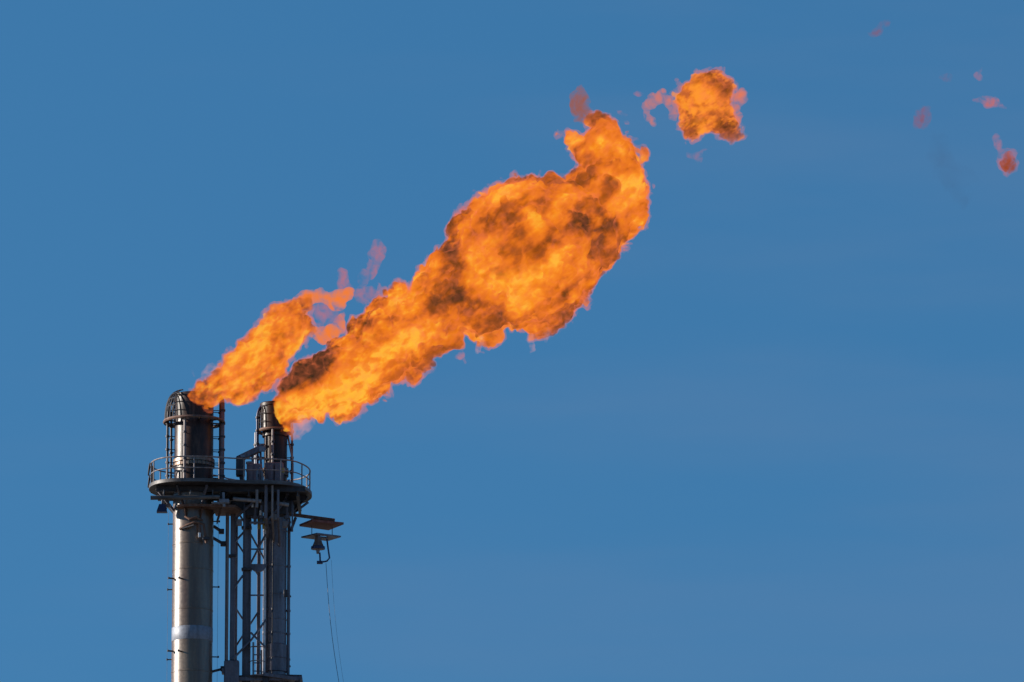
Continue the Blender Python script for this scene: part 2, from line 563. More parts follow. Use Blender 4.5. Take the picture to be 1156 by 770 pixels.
# ------------------------------------------------------------------ lattice tower and riser pipes
lat = empty('lattice_tower', (P(279, 700, .7).x, .7, 0), 'cross-braced steel lattice between the two stacks', 'lattice tower')
def vert(px, y, wpx, mm, name, parent, py_top=566, shape='box', dy=None):
    p = P(px, 680, y)
    z1 = P(px, py_top, y).z
    q = MB()
    if shape == 'box':
        w = wpx * S
        q.beam((p.x, y, 0), (p.x, y, z1), w, dy or w)
    elif shape == 'H':
        w = wpx * S
        q.beam((p.x, y, 0), (p.x, y, z1), w * .96, .03)
        q.beam((p.x - w / 2, y, 0), (p.x - w / 2, y, z1), .03, w * .9)
        q.beam((p.x + w / 2, y, 0), (p.x + w / 2, y, z1), .03, w * .9)
    else:
        q.tube([(p.x, y, 0), (p.x, y, z1 * .5), (p.x, y, z1)], wpx * S / 2, 12)
    return q.build(name, M[mm], parent)
yC, yB = .7, .55
vert(262.5, yB, 5.6, 'frame', 'column', lat)
vert(278.5, yC, 8.5, 'frame', 'column', lat, shape='H')
vert(299.5, yC + .3, 3, 'frame', 'column', lat)
# back columns
vert(266, 3.0, 4, 'frame', 'column', lat)
vert(292, 3.1, 4, 'frame', 'column', lat)
def brace(p1, p2, y1, y2, w=.09, mm='frame'):
    MB().beam(P(*p1, y1), P(*p2, y2), .07, w, up_=(0, 1, 0)).build('brace', M[mm], lat)
for a, b, y1, y2 in (((264, 613), (275, 601), yB, yC), ((264, 664), (274, 650), yB, yC), ((265, 685), (274, 699), yB, yC),
                     ((262, 745), (284, 722), yB - .15, yC - .15), ((284, 722), (300, 700), yC - .15, yC), ((283, 714), (300, 731), yC - .1, yC),
                     ((283, 603), (301, 636), yC, yC + .2), ((300, 603), (283, 636), yC - .1, yC + .1),
                     ((267, 575), (277, 592), yB, yC)):
    brace(a, b, y1, y2, .15)
for a, b in (((266, 610), (292, 650)), ((292, 690), (266, 730))):
    brace(a, b, 3.0, 3.05, .07)
for py in (672, 620):
    MB().beam(P(283, py, yC), P(299, py, yC + .2), .05, .06).build('strut', M['frame'], lat)
# dished gusset
gz = P(291.5, 637, yC + .05)
q = MB()
hs = [(gz.x + 9.5 * S * math.cos(t), gz.z - 9 * S * math.sin(t)) for t in np.linspace(0, math.pi, 18)]
vs = [(x, gz.y - .06, z) for x, z in hs] + [(x, gz.y + .06, z) for x, z in hs]
k = len(hs)
q.add(vs, [list(range(k)), list(range(k, 2 * k))[::-1]] + [[i, (i + 1) % k, k + (i + 1) % k, k + i] for i in range(k)])
q.build('gusset', M['frame'], lat)
for px, py, y in ((278.5, 643, yC), (262.5, 628, yB), (278.5, 596, yC)):
    q = MB()
    q.box(P(px, py, y), (.42 if px > 270 else .3, .36, .10))
    q.build('splice_plate', M['black'], lat)
# blue-black ties from the left stack to the lattice
for a, b in (((241, 594), (250, 600)), ((240, 607), (252, 614)), ((240, 758), (252, 755))):
    pa, pb = P(*a, .3), P(*b, .5)
    q = MB().beam(pa, pb, .12, .10)
    q.box(pb, (.22, .2, .2))
    q.build('tie_bracket', M['black'], lat)
q = MB().box(P(261.5, 764, .45), (.62, .5, 1.3)); q.box(P(254.5, 758, .45), (.3, .4, .22))
q.build('column_base_sleeve', M['frame'], lat)

pipe = vert(256, .35, 4.0, 'rail', 'riser_pipe', None, shape='tube')
tag(pipe, 'thin lilac-grey riser pipe nearest the thick stack', 'pipe', 'riser pipes beside the lattice')
pipe = vert(298.6, .75, 2.6, 'white', 'riser_pipe', None, py_top=592, shape='tube')
tag(pipe, 'narrow whitish pipe running up along the slim dark stack', 'pipe', 'riser pipes beside the lattice')
# vertical pipe cluster crossing the platform edge in front of the right stack
for i, (px, w, py_t, y, lab, mm) in enumerate(((290, 3.4, 553, -1.02, 'short grey pipe crossing the platform edge, leftmost of four in front of the slim stack', 'rail'),
                                 (300.5, 4.0, 541, -1.0, 'thickest dark upright pipe crossing the platform edge in front of the slim stack', 'frame'),
                                 (307.5, 2.6, 548, -1.04, 'thin mauve upright pipe crossing the platform edge between two darker pipes', 'rail'),
                                 (314, 3.0, 553, -.98, 'dark upright pipe crossing the platform edge, rightmost of four', 'frame'))):
    p0, p1 = P(px, 573 if i == 0 else 640, y), P(px, py_t, y)
    if i:
        pt = [(p1.x, B2 - r2_ + .10, P(px, 604 + 4 * i, 1).z), (p1.x, B2 - r2_ - .12, P(px, 601 + 4 * i, 1).z), (p1.x, B2 - r2_ - .3, P(px, 596 + 3 * i, 1).z), (p1.x, y, P(px, 584, y).z), (p1.x, y, p1.z)]
    else:
        pt = [tuple(p0), tuple(p1)]
    q = MB().tube(pt, w * S / 2, 10)
    o = q.build('upright_pipe', M[mm])
    tag(o, lab, 'pipe', 'upright pipes at the platform edge')

# cable-hung clutter under the right lobe: dark valve skid
vk = empty('valve_skid', P(292, 580, .2), 'dark cluster of valves and pipework under the right half of the platform', 'valve skid')
for px, py, w, h in ((270, 572, .5, .35), (284, 577, .6, .5), (318, 575, .5, .55), (303, 572, .7, .4), (327, 573, .35, .5)):
    MB().box(P(px, py, .3), (w, .5, h)).build('valve_body', M['black'], vk)
for px in (288, 295, 324):
    p = P(px, 584, .1)
    q = MB().tube([p + Vector((0, 0, -.3)), p + Vector((0, 0, .5))], .07, 10)
    q.lathe(p, [(.07, -.05), (.14, -.05), (.14, .05), (.07, .05)], 14)
    q.build('pipe_run', M['frame'], vk)
for a, b_ in (((266, 585), (288, 565)), ((300, 590), (322, 566)), ((276, 565), (276, 598)), ((330, 566), (330, 600)), ((282, 590), (306, 590))):
    MB().beam(P(*a, .0), P(*b_, -.2), .07, .09).build('brace', M['frame'], vk)
for px, py in ((310, 584), (270, 590), (322, 592)):
    MB().box(P(px, py, -.05), (.22, .2, .26)).build('junction_box', M['rail'], vk)
for px, py in ((285, 570), (294, 579)):
    MB().box(P(px, py, -.1), (.08, .06, .2)).build('glint_tag', M['white'], vk)
for px in (292, 297.5):
    MB().tube([P(px, 586, .2), P(px, 597, .2)], .05, 8).build('handle', M['yellow'], vk)

# ------------------------------------------------------------------ sloped hoist boom and cabinets on the deck
hb = empty('hoist_boom', P(272, 548, .2), 'dark sloped boom with a boxy foot on the platform between the stacks', 'hoist')
q = MB().beam(P(268, 519, .2), P(299, 504, .2), .34, .24)
q.build('boom', M['frame'], hb)
q = MB().box(P(271.5, 527, .2), (.36, .4, .8))
q.beam(P(272, 535, .2), P(276, 553, .2), .22, .2)
q.build('foot', M['black'], hb)
MB().beam(P(285, 514, .2), P(287, 551, .2), .10, .10).build('strut', M['frame'], hb)
MB().beam(P(294, 510, .2), P(296, 551, .2), .09, .09).build('strut', M['frame'], hb)
MB().box(P(296, 507, -.02), (.26, .06, .22)).build('sheave_plate', M['band'], hb)
MB().box(P(274, 515, -.02), (.18, .05, .1)).build('sheave_plate', M['band'], hb)
q = MB().lathe(P(282, 527, .1), [(.05, -.2), (.16, -.2), (.16, -.12), (.1, -.1), (.1, .1), (.16, .12), (.16, .2), (.05, .2)], 18)
q.build('winch_drum', M['rail'], hb)
cb = empty('control_cabinet', P(288, 551, -.3), 'low faded red-brown cabinet at the foot of the sloped boom', 'cabinet')
q = MB().box(P(287, 537, -.3), (.62, .4, .95)); q.build('body', M['mauve'], cb)
q = MB().box(P(287, 537, -.515), (.52, .03, .8)); q.build('door', M['mauve'], cb)
MB().box(P(292, 537, -.545), (.03, .03, .12)).build('handle', M['black'], cb)
cb2 = empty('control_cabinet', P(311, 551, -.2), 'taller mauve cabinet in front of the slim stack with a yellow cap beside it', 'cabinet')
q = MB().box(P(309.5, 537, -.2), (.75, .4, 1.05)); q.build('body', M['mauve'], cb2)
q = MB().box(P(306, 537, -.415), (.3, .03, .9)); q.build('door', M['mauve'], cb2)
q = MB().box(P(313, 537, -.415), (.3, .03, .9)); q.build('door', M['mauve'], cb2)
vl = MB()
p = P(317.5, 531.5, -.3)
vl.lathe(p, [(.001, .12), (.12, .1), (.14, 0), (.12, -.1), (.05, -.13), (.05, -.45)], 16)
o = vl.build('valve', M['yellow'])
tag(o, 'dull yellow rounded valve cap on the platform beside the slim stack', 'valve')
ip = MB().tube([P(290, 552, -.5), P(290.5, 532, -.5), P(293, 528, -.5), P(296, 534, -.5), P(296, 552, -.5)], .055, 10)
o = ip.build('looped_pipe', M['band'])
tag(o, 'pale looped pipe standing on the platform by the red-brown cabinet', 'pipe')
p = P(326, 548, -.2)
bt = MB().lathe(p, [(.001, .25), (.05, .24), (.06, .18), (.1, .12), (.1, -.25), (.001, -.26)], 16)
o = bt.build('gas_bottle', M['band'])
tag(o, 'small pale gas bottle on the right end of the platform', 'gas bottle')

# ------------------------------------------------------------------ floodlight under the left end of the platform
fl = empty('floodlight', P(184, 566, -.6), 'small dark blue floodlight hanging under the left end of the platform', 'floodlight')
q = MB().beam(P(184, 560, -.6), P(183, 571, -.6), .07, .07); q.beam(P(184, 562, -.6), P(191, 567, -.4), .05, .05)
q.build('bracket', M['frame'], fl)
pc = P(183, 574, -.6)
q = MB()
q.add([pc + Vector((x * w, y * w, z)) for z, w in ((.17, .6), (-.05, .95), (-.17, 1.1)) for x, y in ((-.2, -.15), (.2, -.15), (.2, .15), (-.2, .15))],
      [[0, 1, 2, 3], [8, 9, 10, 11]] + [[i * 4 + k, i * 4 + (k + 1) % 4, i * 4 + 4 + (k + 1) % 4, i * 4 + 4 + k] for i in (0, 1) for k in range(4)])
q.build('housing', M['blue'], fl)
q = MB().box(P(189.5, 571, -.5), (.25, .2, .12)); q.build('ballast_box', M['rail'], fl)

# ------------------------------------------------------------------ outrigger arm with hanging fixture
yo = 1.2
oa = empty('outrigger_arm', P(330, 582, yo), 'short arm with a flat reddish plate jutting right from the slim stack', 'outrigger')
MB().beam(P(326, 580.5, yo), P(378, 587.5, yo), .14, .13).build('arm', M['rust'], oa)
q = MB().beam(P(328, 600, yo + .2), P(334, 584, yo), .08, .10); q.build('knee_brace', M['frame'], oa)
def plate(c4, zpy, thick, name, mm, parent):
    # c4: plan corners given as (px, depth); a level plate
    z = zpy
    q = MB()
    poly = []
    for px, y in c4:
        poly.append((P(px, 592, y).x, y))
    q.prism(poly, z - thick / 2, z + thick / 2)
    return q.build(name, M[mm], parent)
zp = P(363, 592.5, yo).z
pl1 = plate([(338, yo + .1), (352, yo - .95), (388, yo - .3), (371, yo + .95)], zp, .09, 'plate', 'red', oa)
for px, y in ((352, yo - .4), (374, yo + .1)):
    q = MB().beam((P(px, 592, y).x, y, zp + .05), (P(px, 592, y).x, y, zp + .2), .06, .06)
    q.build('hanger', M['frame'], oa)
hf = empty('hanging_lamp', P(359, 606, yo), 'bell-shaped lamp under a square shade slung below the outrigger plate', 'lamp')
zp2 = P(362, 606.2, yo).z
poly = [(340, yo + .05), (358, yo - .75), (385, yo - .1), (370, yo + .75)]
hole = [(356, yo - .1), (360, yo - .42), (372, yo - .2), (368, yo + .12)]
q = MB()
A = [(P(px, 606, y).x, y) for px, y in poly]
H = [(P(px, 606, y).x, y) for px, y in hole]
vs = [(x, y, zp2 + dz) for dz in (-.03, .03) for x, y in A + H]
fs = []
for i in range(4):
    j = (i + 1) % 4
    fs += [[i, j, 4 + j, 4 + i], [8 + i, 8 + j, 12 + j, 12 + i], [i, j, 8 + j, 8 + i], [4 + i, 4 + j, 12 + j, 12 + i]]
q.add(vs, fs)
q.build('shade_plate', M['frame'], hf)
for px, y in ((352, yo + .0), (375, yo + .1)):
    x = P(px, 606, y).x
    MB().tube([(x, y, zp2), (x, y, zp - .04)], .018, 6).build('hanger_rod', M['frame'], hf)
pb = P(359, 613, yo)
q = MB().lathe(pb, [(.001, .30), (.10, .29), (.13, .2), (.16, .05), (.24, -.14), (.27, -.17), (.27, -.25), (.22, -.27), (.08, -.29), (.06, -.45), (.001, -.46)], 24)
q.build('bell_housing', M['rail'], hf)
q = MB().lathe(pb, [(.275, -.15), (.29, -.16), (.29, -.26), (.2, -.275)], 24)
q.build('bell_rim', M['blue'], hf)
q = MB().tube([P(369, 608, yo - .1), P(370.5, 620, yo - .1), P(372, 630, yo - .1), P(369, 633.5, yo - .1), P(361, 635, yo - .1)], .035, 8)
q.build('yoke', M['blue'], hf)
q = MB().beam(P(361, 624, yo - .05), P(361.5, 634, yo - .08), .07, .07); q.box(P(361, 635, yo - .1), (.24, .15, .12))
q.build('latch', M['blue'], hf)
for k, (a, b_, lab) in enumerate((((368, 636), (386, 790), 'thin dark wire rope hanging from the lamp yoke, the more visible of two'),
                                  ((374, 632), (391, 790), 'very faint thin wire hanging just right of the darker rope'))):
    pa, pb2 = P(*a, yo - .1), P(*b_, yo - 1.5)
    dirv = (pb2 - pa)
    pts = [pa + dirv * t + Vector((.10 * math.sin(t * math.pi) * -1, 0, 0)) for t in np.linspace(0, 1, 10)]
    # carry on down to the ground anchor
    pts.append(Vector((pb2.x + 14, yo - 6, 0)))
    o = MB().tube(pts, .0115 if k == 0 else .005, 6).build('wire_rope', M['rope'])
    tag(o, lab, 'rope', 'wire ropes hanging from the lamp')

# ------------------------------------------------------------------ lower landing and ladder
ll = empty('lower_landing', P(300, 764, .6), 'dark landing crossing the lattice at the bottom edge of the picture', 'landing')
q = MB()
zl = P(318, 764, .8).z
xa, xb = P(266, 764, .6).x, P(341, 764, .6).x
q.prism([(xa, 0.5), (P(300, 764, .6).x, .15), (xb, .35), (xb, 3.2), (xa, 3.2)], zl - .1, zl)
q.build('deck', M['black'], ll)
q = MB().beam((xa, .45, zl - .16), (xb, .28, zl - .16), .10, .16).beam(P(297, 761, .2), P(337, 767, .2), .1, .14)
q.build('deck_beam', M['frame'], ll)
for px in (300, 336):
    MB().box(P(px, 768, .4), (.24, .3, .24)).build('bracket', M['black'], ll)
ld = empty('ladder', P(291, 765, .5), 'short blue-grey ladder rising from the lower landing between columns', 'ladder')
for px in (286, 295):
    p0, p1 = P(px, 790, .55), P(px, 725 + (px - 286), .55)
    MB().tube([p0, p1], .04, 8).build('stile', M['band' if px == 286 else 'rail'], ld)
for i in range(7):
    py = 730 + i * 9.2
    MB().tube([P(286, py, .55), P(295, py, .55)], .025, 6).build('rung', M['frame'], ld)
q = MB()
for py in (732, 748, 764):
    c0 = P(290.5, py, .55)
    q.tube([c0 + Vector((.34 * math.cos(t), -.5 * math.sin(t), 0)) for t in np.linspace(0, math.pi, 12)], .02, 6)
q.build('safety_hoop', M['rail'], ld)

# ------------------------------------------------------------------ fire
LAT = rng.random((64, 64, 64)).astype(np.float32)
def vnoise(x, y, z, seed):
    o = np.array([seed * 7.13, seed * 3.71, seed * 5.37]) % 64
    def prep(a, off):
        a = a + off + 640
        i = np.floor(a).astype(np.int32)
        f = (a - i).astype(np.float32)
        f = f * f * f * (f * (f * 6 - 15) + 10)
        return i & 63, (i + 1) & 63, f
    i0, i1, fx = prep(x, o[0]); j0, j1, fy = prep(y, o[1]); k0, k1, fz = prep(z, o[2])
    def lerp(a, b, t): return a + (b - a) * t
    a = lerp(LAT[i0, j0, k0], LAT[i1, j0, k0], fx)
    b = lerp(LAT[i0, j1, k0], LAT[i1, j1, k0], fx)
    c = lerp(LAT[i0, j0, k1], LAT[i1, j0, k1], fx)
    d = lerp(LAT[i0, j1, k1], LAT[i1, j1, k1], fx)
    return lerp(lerp(a, b, fy), lerp(c, d, fy), fz) * 2 - 1
def fbm(x, y, z, s, oct_, seed, billow=False):
    t = 0; amp = 1; tot = 0
    for o in range(oct_):
        f = (2.03 ** o) / s
        v = vnoise(x * f, y * f, z * f, seed + o * 1.7)
        if billow:
            v = np.abs(v) * 2 - .6
        t = t + v * amp
        tot += amp
        amp *= .52
    return t / tot

def sdf2(poly, X, Z):
    p = np.array(poly)
    q = np.roll(p, -1, 0)
    d = np.full(X.shape, 1e9)
    ins = np.zeros(X.shape, bool)
    for (ax, az), (bx, bz) in zip(p, q):
        ex, ez = bx - ax, bz - az
        t = np.clip(((X - ax) * ex + (Z - az) * ez) / (ex * ex + ez * ez + 1e-12), 0, 1)
        d = np.minimum(d, np.hypot(X - ax - t * ex, Z - az - t * ez))
        c = ((az > Z) != (bz > Z)) & (X < ex * (Z - az) / (ez + 1e-12 if abs(ez) < 1e-12 else ez) + ax)
        ins ^= c
    return np.where(ins, d, -d)

def surface_nets(F, h, org):
    ins = F > 0
    nx, ny, nz = F.shape
    s = np.zeros((nx - 1, ny - 1, nz - 1), np.int8)
    for dx in (0, 1):
        for dy in (0, 1):
            for dz in (0, 1):
                s += ins[dx:nx - 1 + dx, dy:ny - 1 + dy, dz:nz - 1 + dz]
    act = (s > 0) & (s < 8)
    ii, jj, kk = np.nonzero(act)
    idx = np.full(act.shape, -1, np.int64)
    idx[ii, jj, kk] = np.arange(len(ii))
    acc = np.zeros((len(ii), 3)); cnt = np.zeros(len(ii))
    corners = [(a, b, c) for a in (0, 1) for b in (0, 1) for c in (0, 1)]
    for ca in corners:
        for ax in range(3):
            if ca[ax] == 1:
                continue
            cb = list(ca); cb[ax] = 1
            va = F[ii + ca[0], jj + ca[1], kk + ca[2]]
            vb = F[ii + cb[0], jj + cb[1], kk + cb[2]]
            m_ = (va > 0) != (vb > 0)
            t = va / np.where(m_, va - vb, 1)
            pt = np.array(ca, float)[None, :].repeat(len(ii), 0)
            pt[:, ax] += t
            acc[m_] += pt[m_]
            cnt[m_] += 1
    V = (np.stack([ii, jj, kk], 1) + acc / cnt[:, None]) * h + org
    faces = []
    # x edges
    e = ins[:-1] != ins[1:]
    i, j, k = np.nonzero(e[:, 1:-1, 1:-1]); j = j + 1; k = k + 1
    q = np.stack([idx[i, j - 1, k - 1], idx[i, j, k - 1], idx[i, j, k], idx[i, j - 1, k]], 1)
    fl_ = ins[i, j, k]
    faces.append(np.where(fl_[:, None], q, q[:, ::-1]))
    e = ins[:, :-1] != ins[:, 1:]
    i, j, k = np.nonzero(e[1:-1, :, 1:-1]); i = i + 1; k = k + 1
    q = np.stack([idx[i - 1, j, k - 1], idx[i - 1, j, k], idx[i, j, k], idx[i, j, k - 1]], 1)
    fl_ = ins[i, j, k]
    faces.append(np.where(fl_[:, None], q, q[:, ::-1]))
    e = ins[:, :, :-1] != ins[:, :, 1:]
    i, j, k = np.nonzero(e[1:-1, 1:-1, :]); i = i + 1; j = j + 1
    q = np.stack([idx[i - 1, j - 1, k], idx[i, j - 1, k], idx[i, j, k], idx[i - 1, j, k]], 1)
    fl_ = ins[i, j, k]
    faces.append(np.where(fl_[:, None], q, q[:, ::-1]))
    return V, np.concatenate(faces)

def mesh_from(name, V, Fq, m_, parent=None, org=(0, 0, 0)):
    me = bpy.data.meshes.new(name)
    V = V - np.array(org)
    me.vertices.add(len(V))
    me.vertices.foreach_set('co', V.astype(np.float32).ravel())
    me.loops.add(Fq.size)
    me.loops.foreach_set('vertex_index', Fq.astype(np.int32).ravel())
    me.polygons.add(len(Fq))
    me.polygons.foreach_set('loop_start', np.arange(0, Fq.size, 4, dtype=np.int32))
    me.update(calc_edges=True)
    me.validate()
    me.materials.append(m_)
    o = bpy.data.objects.new(name, me)
    col.objects.link(o)
    if parent is not None:
        o.parent = parent
    return o

def flame_field(polys, y0, h, warp=.22, ws_=1.1, disp=.16, ds=.9, bill=.10, depth=.85, seed=1, nb=420, rmax=9, margin=.6, holes=(), d2=.10, ds2=.30, grow=0.0, bs=.6):
    """grid field of a cloud of balls filling the outlines, domain-warped and displaced"""
    W = [[tuple(P(px, py, y0))[::2] for px, py in pl] for pl in polys]
    H = [[tuple(P(px, py, y0))[::2] for px, py in pl] for pl in holes]
    al = np.array([p for w in W for p in w])
    lo, hi = al.min(0) - margin, al.max(0) + margin
    g2 = .05
    gx = np.arange(lo[0], hi[0], g2); gz = np.arange(lo[1], hi[1], g2)
    XX, ZZ = np.meshgrid(gx, gz, indexing='ij')
    D = np.full(XX.shape, -1e9)
    for w in W:
        D = np.maximum(D, sdf2(w, XX, ZZ))
    for w in H:
        D = np.minimum(D, -sdf2(w, XX, ZZ))
    ys = min(D.max() * depth, 2.6) + margin
    nx, ny, nz = [int(math.ceil(k / h)) + 1 for k in (hi[0] - lo[0], 2 * ys, hi[1] - lo[1])]
    org = np.array([lo[0], y0 - ys, lo[1]])
    F = np.full((nx, ny, nz), -9.0, np.float32)
    r_ = np.random.default_rng(seed)
    ci = np.argwhere(D > .04)
    # local half-thickness: union-of-discs height
    pick = ci[r_.permutation(len(ci))]
    dsel = D[pick[:, 0], pick[:, 1]]
    balls = []
    # big balls first, then boundary-hugging ones
    sub = pick[:min(len(pick), nb)]
    for a, b_ in sub:
        d = D[a, b_]
        r = min(d, rmax) * r_.uniform(.9, 1.02)
        balls.append((gx[a], y0 + r_.normal(0, .12) * d * depth, gz[b_], r))
    # guarantee coverage: greedy on a coarse sample
    cov = np.zeros(XX.shape, bool)
    for bx, by, bz, r in balls:
        i0, i1 = np.searchsorted(gx, [bx - r, bx + r]); k0, k1 = np.searchsorted(gz, [bz - r, bz + r])
        cov[i0:i1, k0:k1] |= (XX[i0:i1, k0:k1] - bx) ** 2 + (ZZ[i0:i1, k0:k1] - bz) ** 2 < (r * .97) ** 2
    for a, b_ in pick:
        if cov[a, b_]:
            continue
        d = max(D[a, b_], .06)
        bx, bz, r = gx[a], gz[b_], d * 1.02
        balls.append((bx, y0 + r_.normal(0, .05), bz, r))
        i0, i1 = np.searchsorted(gx, [bx - r, bx + r]); k0, k1 = np.searchsorted(gz, [bz - r, bz + r])
        cov[i0:i1, k0:k1] |= (XX[i0:i1, k0:k1] - bx) ** 2 + (ZZ[i0:i1, k0:k1] - bz) ** 2 < (r * .97) ** 2
    gX = org[0] + np.arange(nx) * h; gY = org[1] + np.arange(ny) * h; gZ = org[2] + np.arange(nz) * h
    reach = .6
    for bx, by, bz, r in balls:
        R_ = r + reach
        i0, i1 = np.searchsorted(gX, [bx - R_, bx + R_]); j0, j1 = np.searchsorted(gY, [by - R_ * depth - .1, by + R_ * depth + .1]); k0, k1 = np.searchsorted(gZ, [bz - R_, bz + R_])
        if i1 <= i0 or j1 <= j0 or k1 <= k0:
            continue
        d = np.sqrt((gX[i0:i1, None, None] - bx) ** 2 + ((gY[None, j0:j1, None] - by) / depth) ** 2 + (gZ[None, None, k0:k1] - bz) ** 2)
        np.maximum(F[i0:i1, j0:j1, k0:k1], (r - d).astype(np.float32), out=F[i0:i1, j0:j1, k0:k1])
    # domain warp by resampling: evaluate displacement only near the surface
    bi = np.nonzero(np.abs(F) < .62)
    x = gX[bi[0]]; y = gY[bi[1]]; z = gZ[bi[2]]
    wx = fbm(x, y, z, ws_, 3, seed + 10) * warp; wy = fbm(x, y, z, ws_, 3, seed + 20) * warp; wz = fbm(x, y, z, ws_, 3, seed + 30) * warp
    def tri(px_, py_, pz_):
        u = np.clip((px_ - org[0]) / h, 0, nx - 1.001); v = np.clip((py_ - org[1]) / h, 0, ny - 1.001); w = np.clip((pz_ - org[2]) / h, 0, nz - 1.001)
        i = u.astype(int); j = v.astype(int); k = w.astype(int)
        fu, fv, fw_ = u - i, v - j, w - k
        r0 = F[i, j, k] * (1 - fu) + F[i + 1, j, k] * fu
        r1 = F[i, j + 1, k] * (1 - fu) + F[i + 1, j + 1, k] * fu
        r2 = F[i, j, k + 1] * (1 - fu) + F[i + 1, j, k + 1] * fu
        r3 = F[i, j + 1, k + 1] * (1 - fu) + F[i + 1, j + 1, k + 1] * fu
        return (r0 * (1 - fv) + r1 * fv) * (1 - fw_) + (r2 * (1 - fv) + r3 * fv) * fw_
    val = tri(x + wx, y + wy, z + wz)
    val = val + disp * fbm(x + wx, y + wy, z + wz, ds, 4, seed + 40) + bill * (fbm(x + wx, y + wy, z + wz, bs, 3, seed + 50, True) + .02) + d2 * fbm(x, y, z, ds2, 3, seed + 60) + grow
    G = F.copy()
    G[bi] = val
    G[0] = G[-1] = -1; G[:, 0] = G[:, -1] = -1; G[:, :, 0] = G[:, :, -1] = -1
    return G, h, org

def shear(V, slope, x0, y0):
    """lean the flame away from / toward the viewer along the wind"""
    dy = slope * np.clip(V[:, 0] - x0, 0, None)
    V = V.copy()
    V[:, 1] += dy
    V[:, 2] += dy * math.tan(PITCH)
    return V

def fire_mat(name, dens, stops, scale, contrast, balls=(), y0=0, slope=0, x0=0, step=.05, org=(0, 0, 0), dvar=.6, bias=0.0, fine=.55):
    m_, nt, out = nmat(name)
    L = nt.links
    tc = node(nt, 'ShaderNodeTexCoord')
    # stretched along the wind so the mottling runs with the flow
    mp = node(nt, 'ShaderNodeMapping')
    mp.vector_type = 'TEXTURE'
    mp.inputs['Rotation'].default_value = (0, R(-35), 0)
    mp.inputs['Scale'].default_value = (1.6, 1, 1)
    L.new(tc.outputs['Object'], mp.inputs[0])
    n1 = node(nt, 'ShaderNodeTexNoise', Scale=scale, Detail=5.0, Roughness=.58, Distortion=.15)
    L.new(mp.outputs[0], n1.inputs['Vector'])
    n2 = node(nt, 'ShaderNodeTexNoise', Scale=scale * 4.6, Detail=2.0, Roughness=.6, Distortion=.2)
    L.new(mp.outputs[0], n2.inputs['Vector'])
    def math_(op, a, b=None, c=None):
        n = nt.nodes.new('ShaderNodeMath'); n.operation = op
        for i, v in enumerate((a, b, c)):
            if v is None: continue
            if isinstance(v, (int, float)): n.inputs[i].default_value = v
            else: L.new(v, n.inputs[i])
        return n.outputs[0]
    t = math_('MULTIPLY_ADD', n1.outputs['Fac'], contrast, .5 - contrast * .5 + bias)
    t2 = math_('MULTIPLY_ADD', n2.outputs['Fac'], contrast * fine, -contrast * fine * .5)
    # the turbulence coarsens downwind
    sx = node(nt, 'ShaderNodeSeparateXYZ')
    L.new(tc.outputs['Object'], sx.inputs[0])
    fa = nt.nodes.new('ShaderNodeMapRange')
    fa.inputs[1].default_value = 2.5; fa.inputs[2].default_value = 7.5
    fa.inputs[3].default_value = 1.9; fa.inputs[4].default_value = .8
    L.new(sx.outputs[0], fa.inputs[0])
    t = math_('MULTIPLY_ADD', t2, fa.outputs[0], t)
    t = math_('MAXIMUM', t, .2)
    if balls:
        # soot pockets (negative) and hot zones (positive), edges broken up by the noise
        wob = nt.nodes.new('ShaderNodeVectorMath'); wob.operation = 'MULTIPLY_ADD'
        comb = node(nt, 'ShaderNodeCombineXYZ')
        L.new(n1.outputs['Fac'], comb.inputs[0]); L.new(n2.outputs['Fac'], comb.inputs[2]); L.new(n2.outputs['Fac'], comb.inputs[1])
        L.new(comb.outputs[0], wob.inputs[0])
        wob.inputs[1].default_value = (1.6, 0, 1.3)
        L.new(tc.outputs['Object'], wob.inputs[2])
        for (px, py, rpx, amt) in balls:
            p = P(px, py, y0)
            dy = slope * max(p.x - x0, 0)
            cx, cy, cz = p.x - org[0], p.y + dy - org[1], p.z + dy * math.tan(PITCH) - org[2]
            v = nt.nodes.new('ShaderNodeVectorMath'); v.operation = 'SUBTRACT'
            L.new(wob.outputs[0], v.inputs[0]); v.inputs[1].default_value = (cx + .8, cy, cz + .65)
            sc_ = nt.nodes.new('ShaderNodeVectorMath'); sc_.operation = 'MULTIPLY'
            k = 1 / (rpx * S)
            L.new(v.outputs[0], sc_.inputs[0]); sc_.inputs[1].default_value = (k, k * .3, k)
            ln = nt.nodes.new('ShaderNodeVectorMath'); ln.operation = 'LENGTH'
            L.new(sc_.outputs[0], ln.inputs[0])
            mr = nt.nodes.new('ShaderNodeMapRange'); mr.interpolation_type = 'SMOOTHSTEP'
            mr.inputs[1].default_value = 1.35; mr.inputs[2].default_value = .1
            mr.inputs[3].default_value = 0; mr.inputs[4].default_value = amt
            L.new(ln.outputs['Value'], mr.inputs[0])
            t = math_('ADD', t, mr.outputs[0])
    rp = ramp(nt, stops)
    L.new(t, rp.inputs[0])
    dn = math_('MULTIPLY_ADD', n2.outputs['Fac'], dens * dvar * 2, dens * (1 - dvar))
    ab = node(nt, 'ShaderNodeVolumeAbsorption')
    ab.inputs['Color'].default_value = (0, 0, 0, 1)
    L.new(dn, ab.inputs['Density'])
    em = node(nt, 'ShaderNodeEmission')
    L.new(rp.outputs[0], em.inputs['Color']); L.new(math_('MULTIPLY', dn, GLOW), em.inputs['Strength'])
    ad = node(nt, 'ShaderNodeAddShader')
    L.new(ab.outputs[0], ad.inputs[0]); L.new(em.outputs[0], ad.inputs[1])
    L.new(ad.outputs[0], out.inputs['Volume'])
    m_.cycles.volume_step_rate = step
    return m_

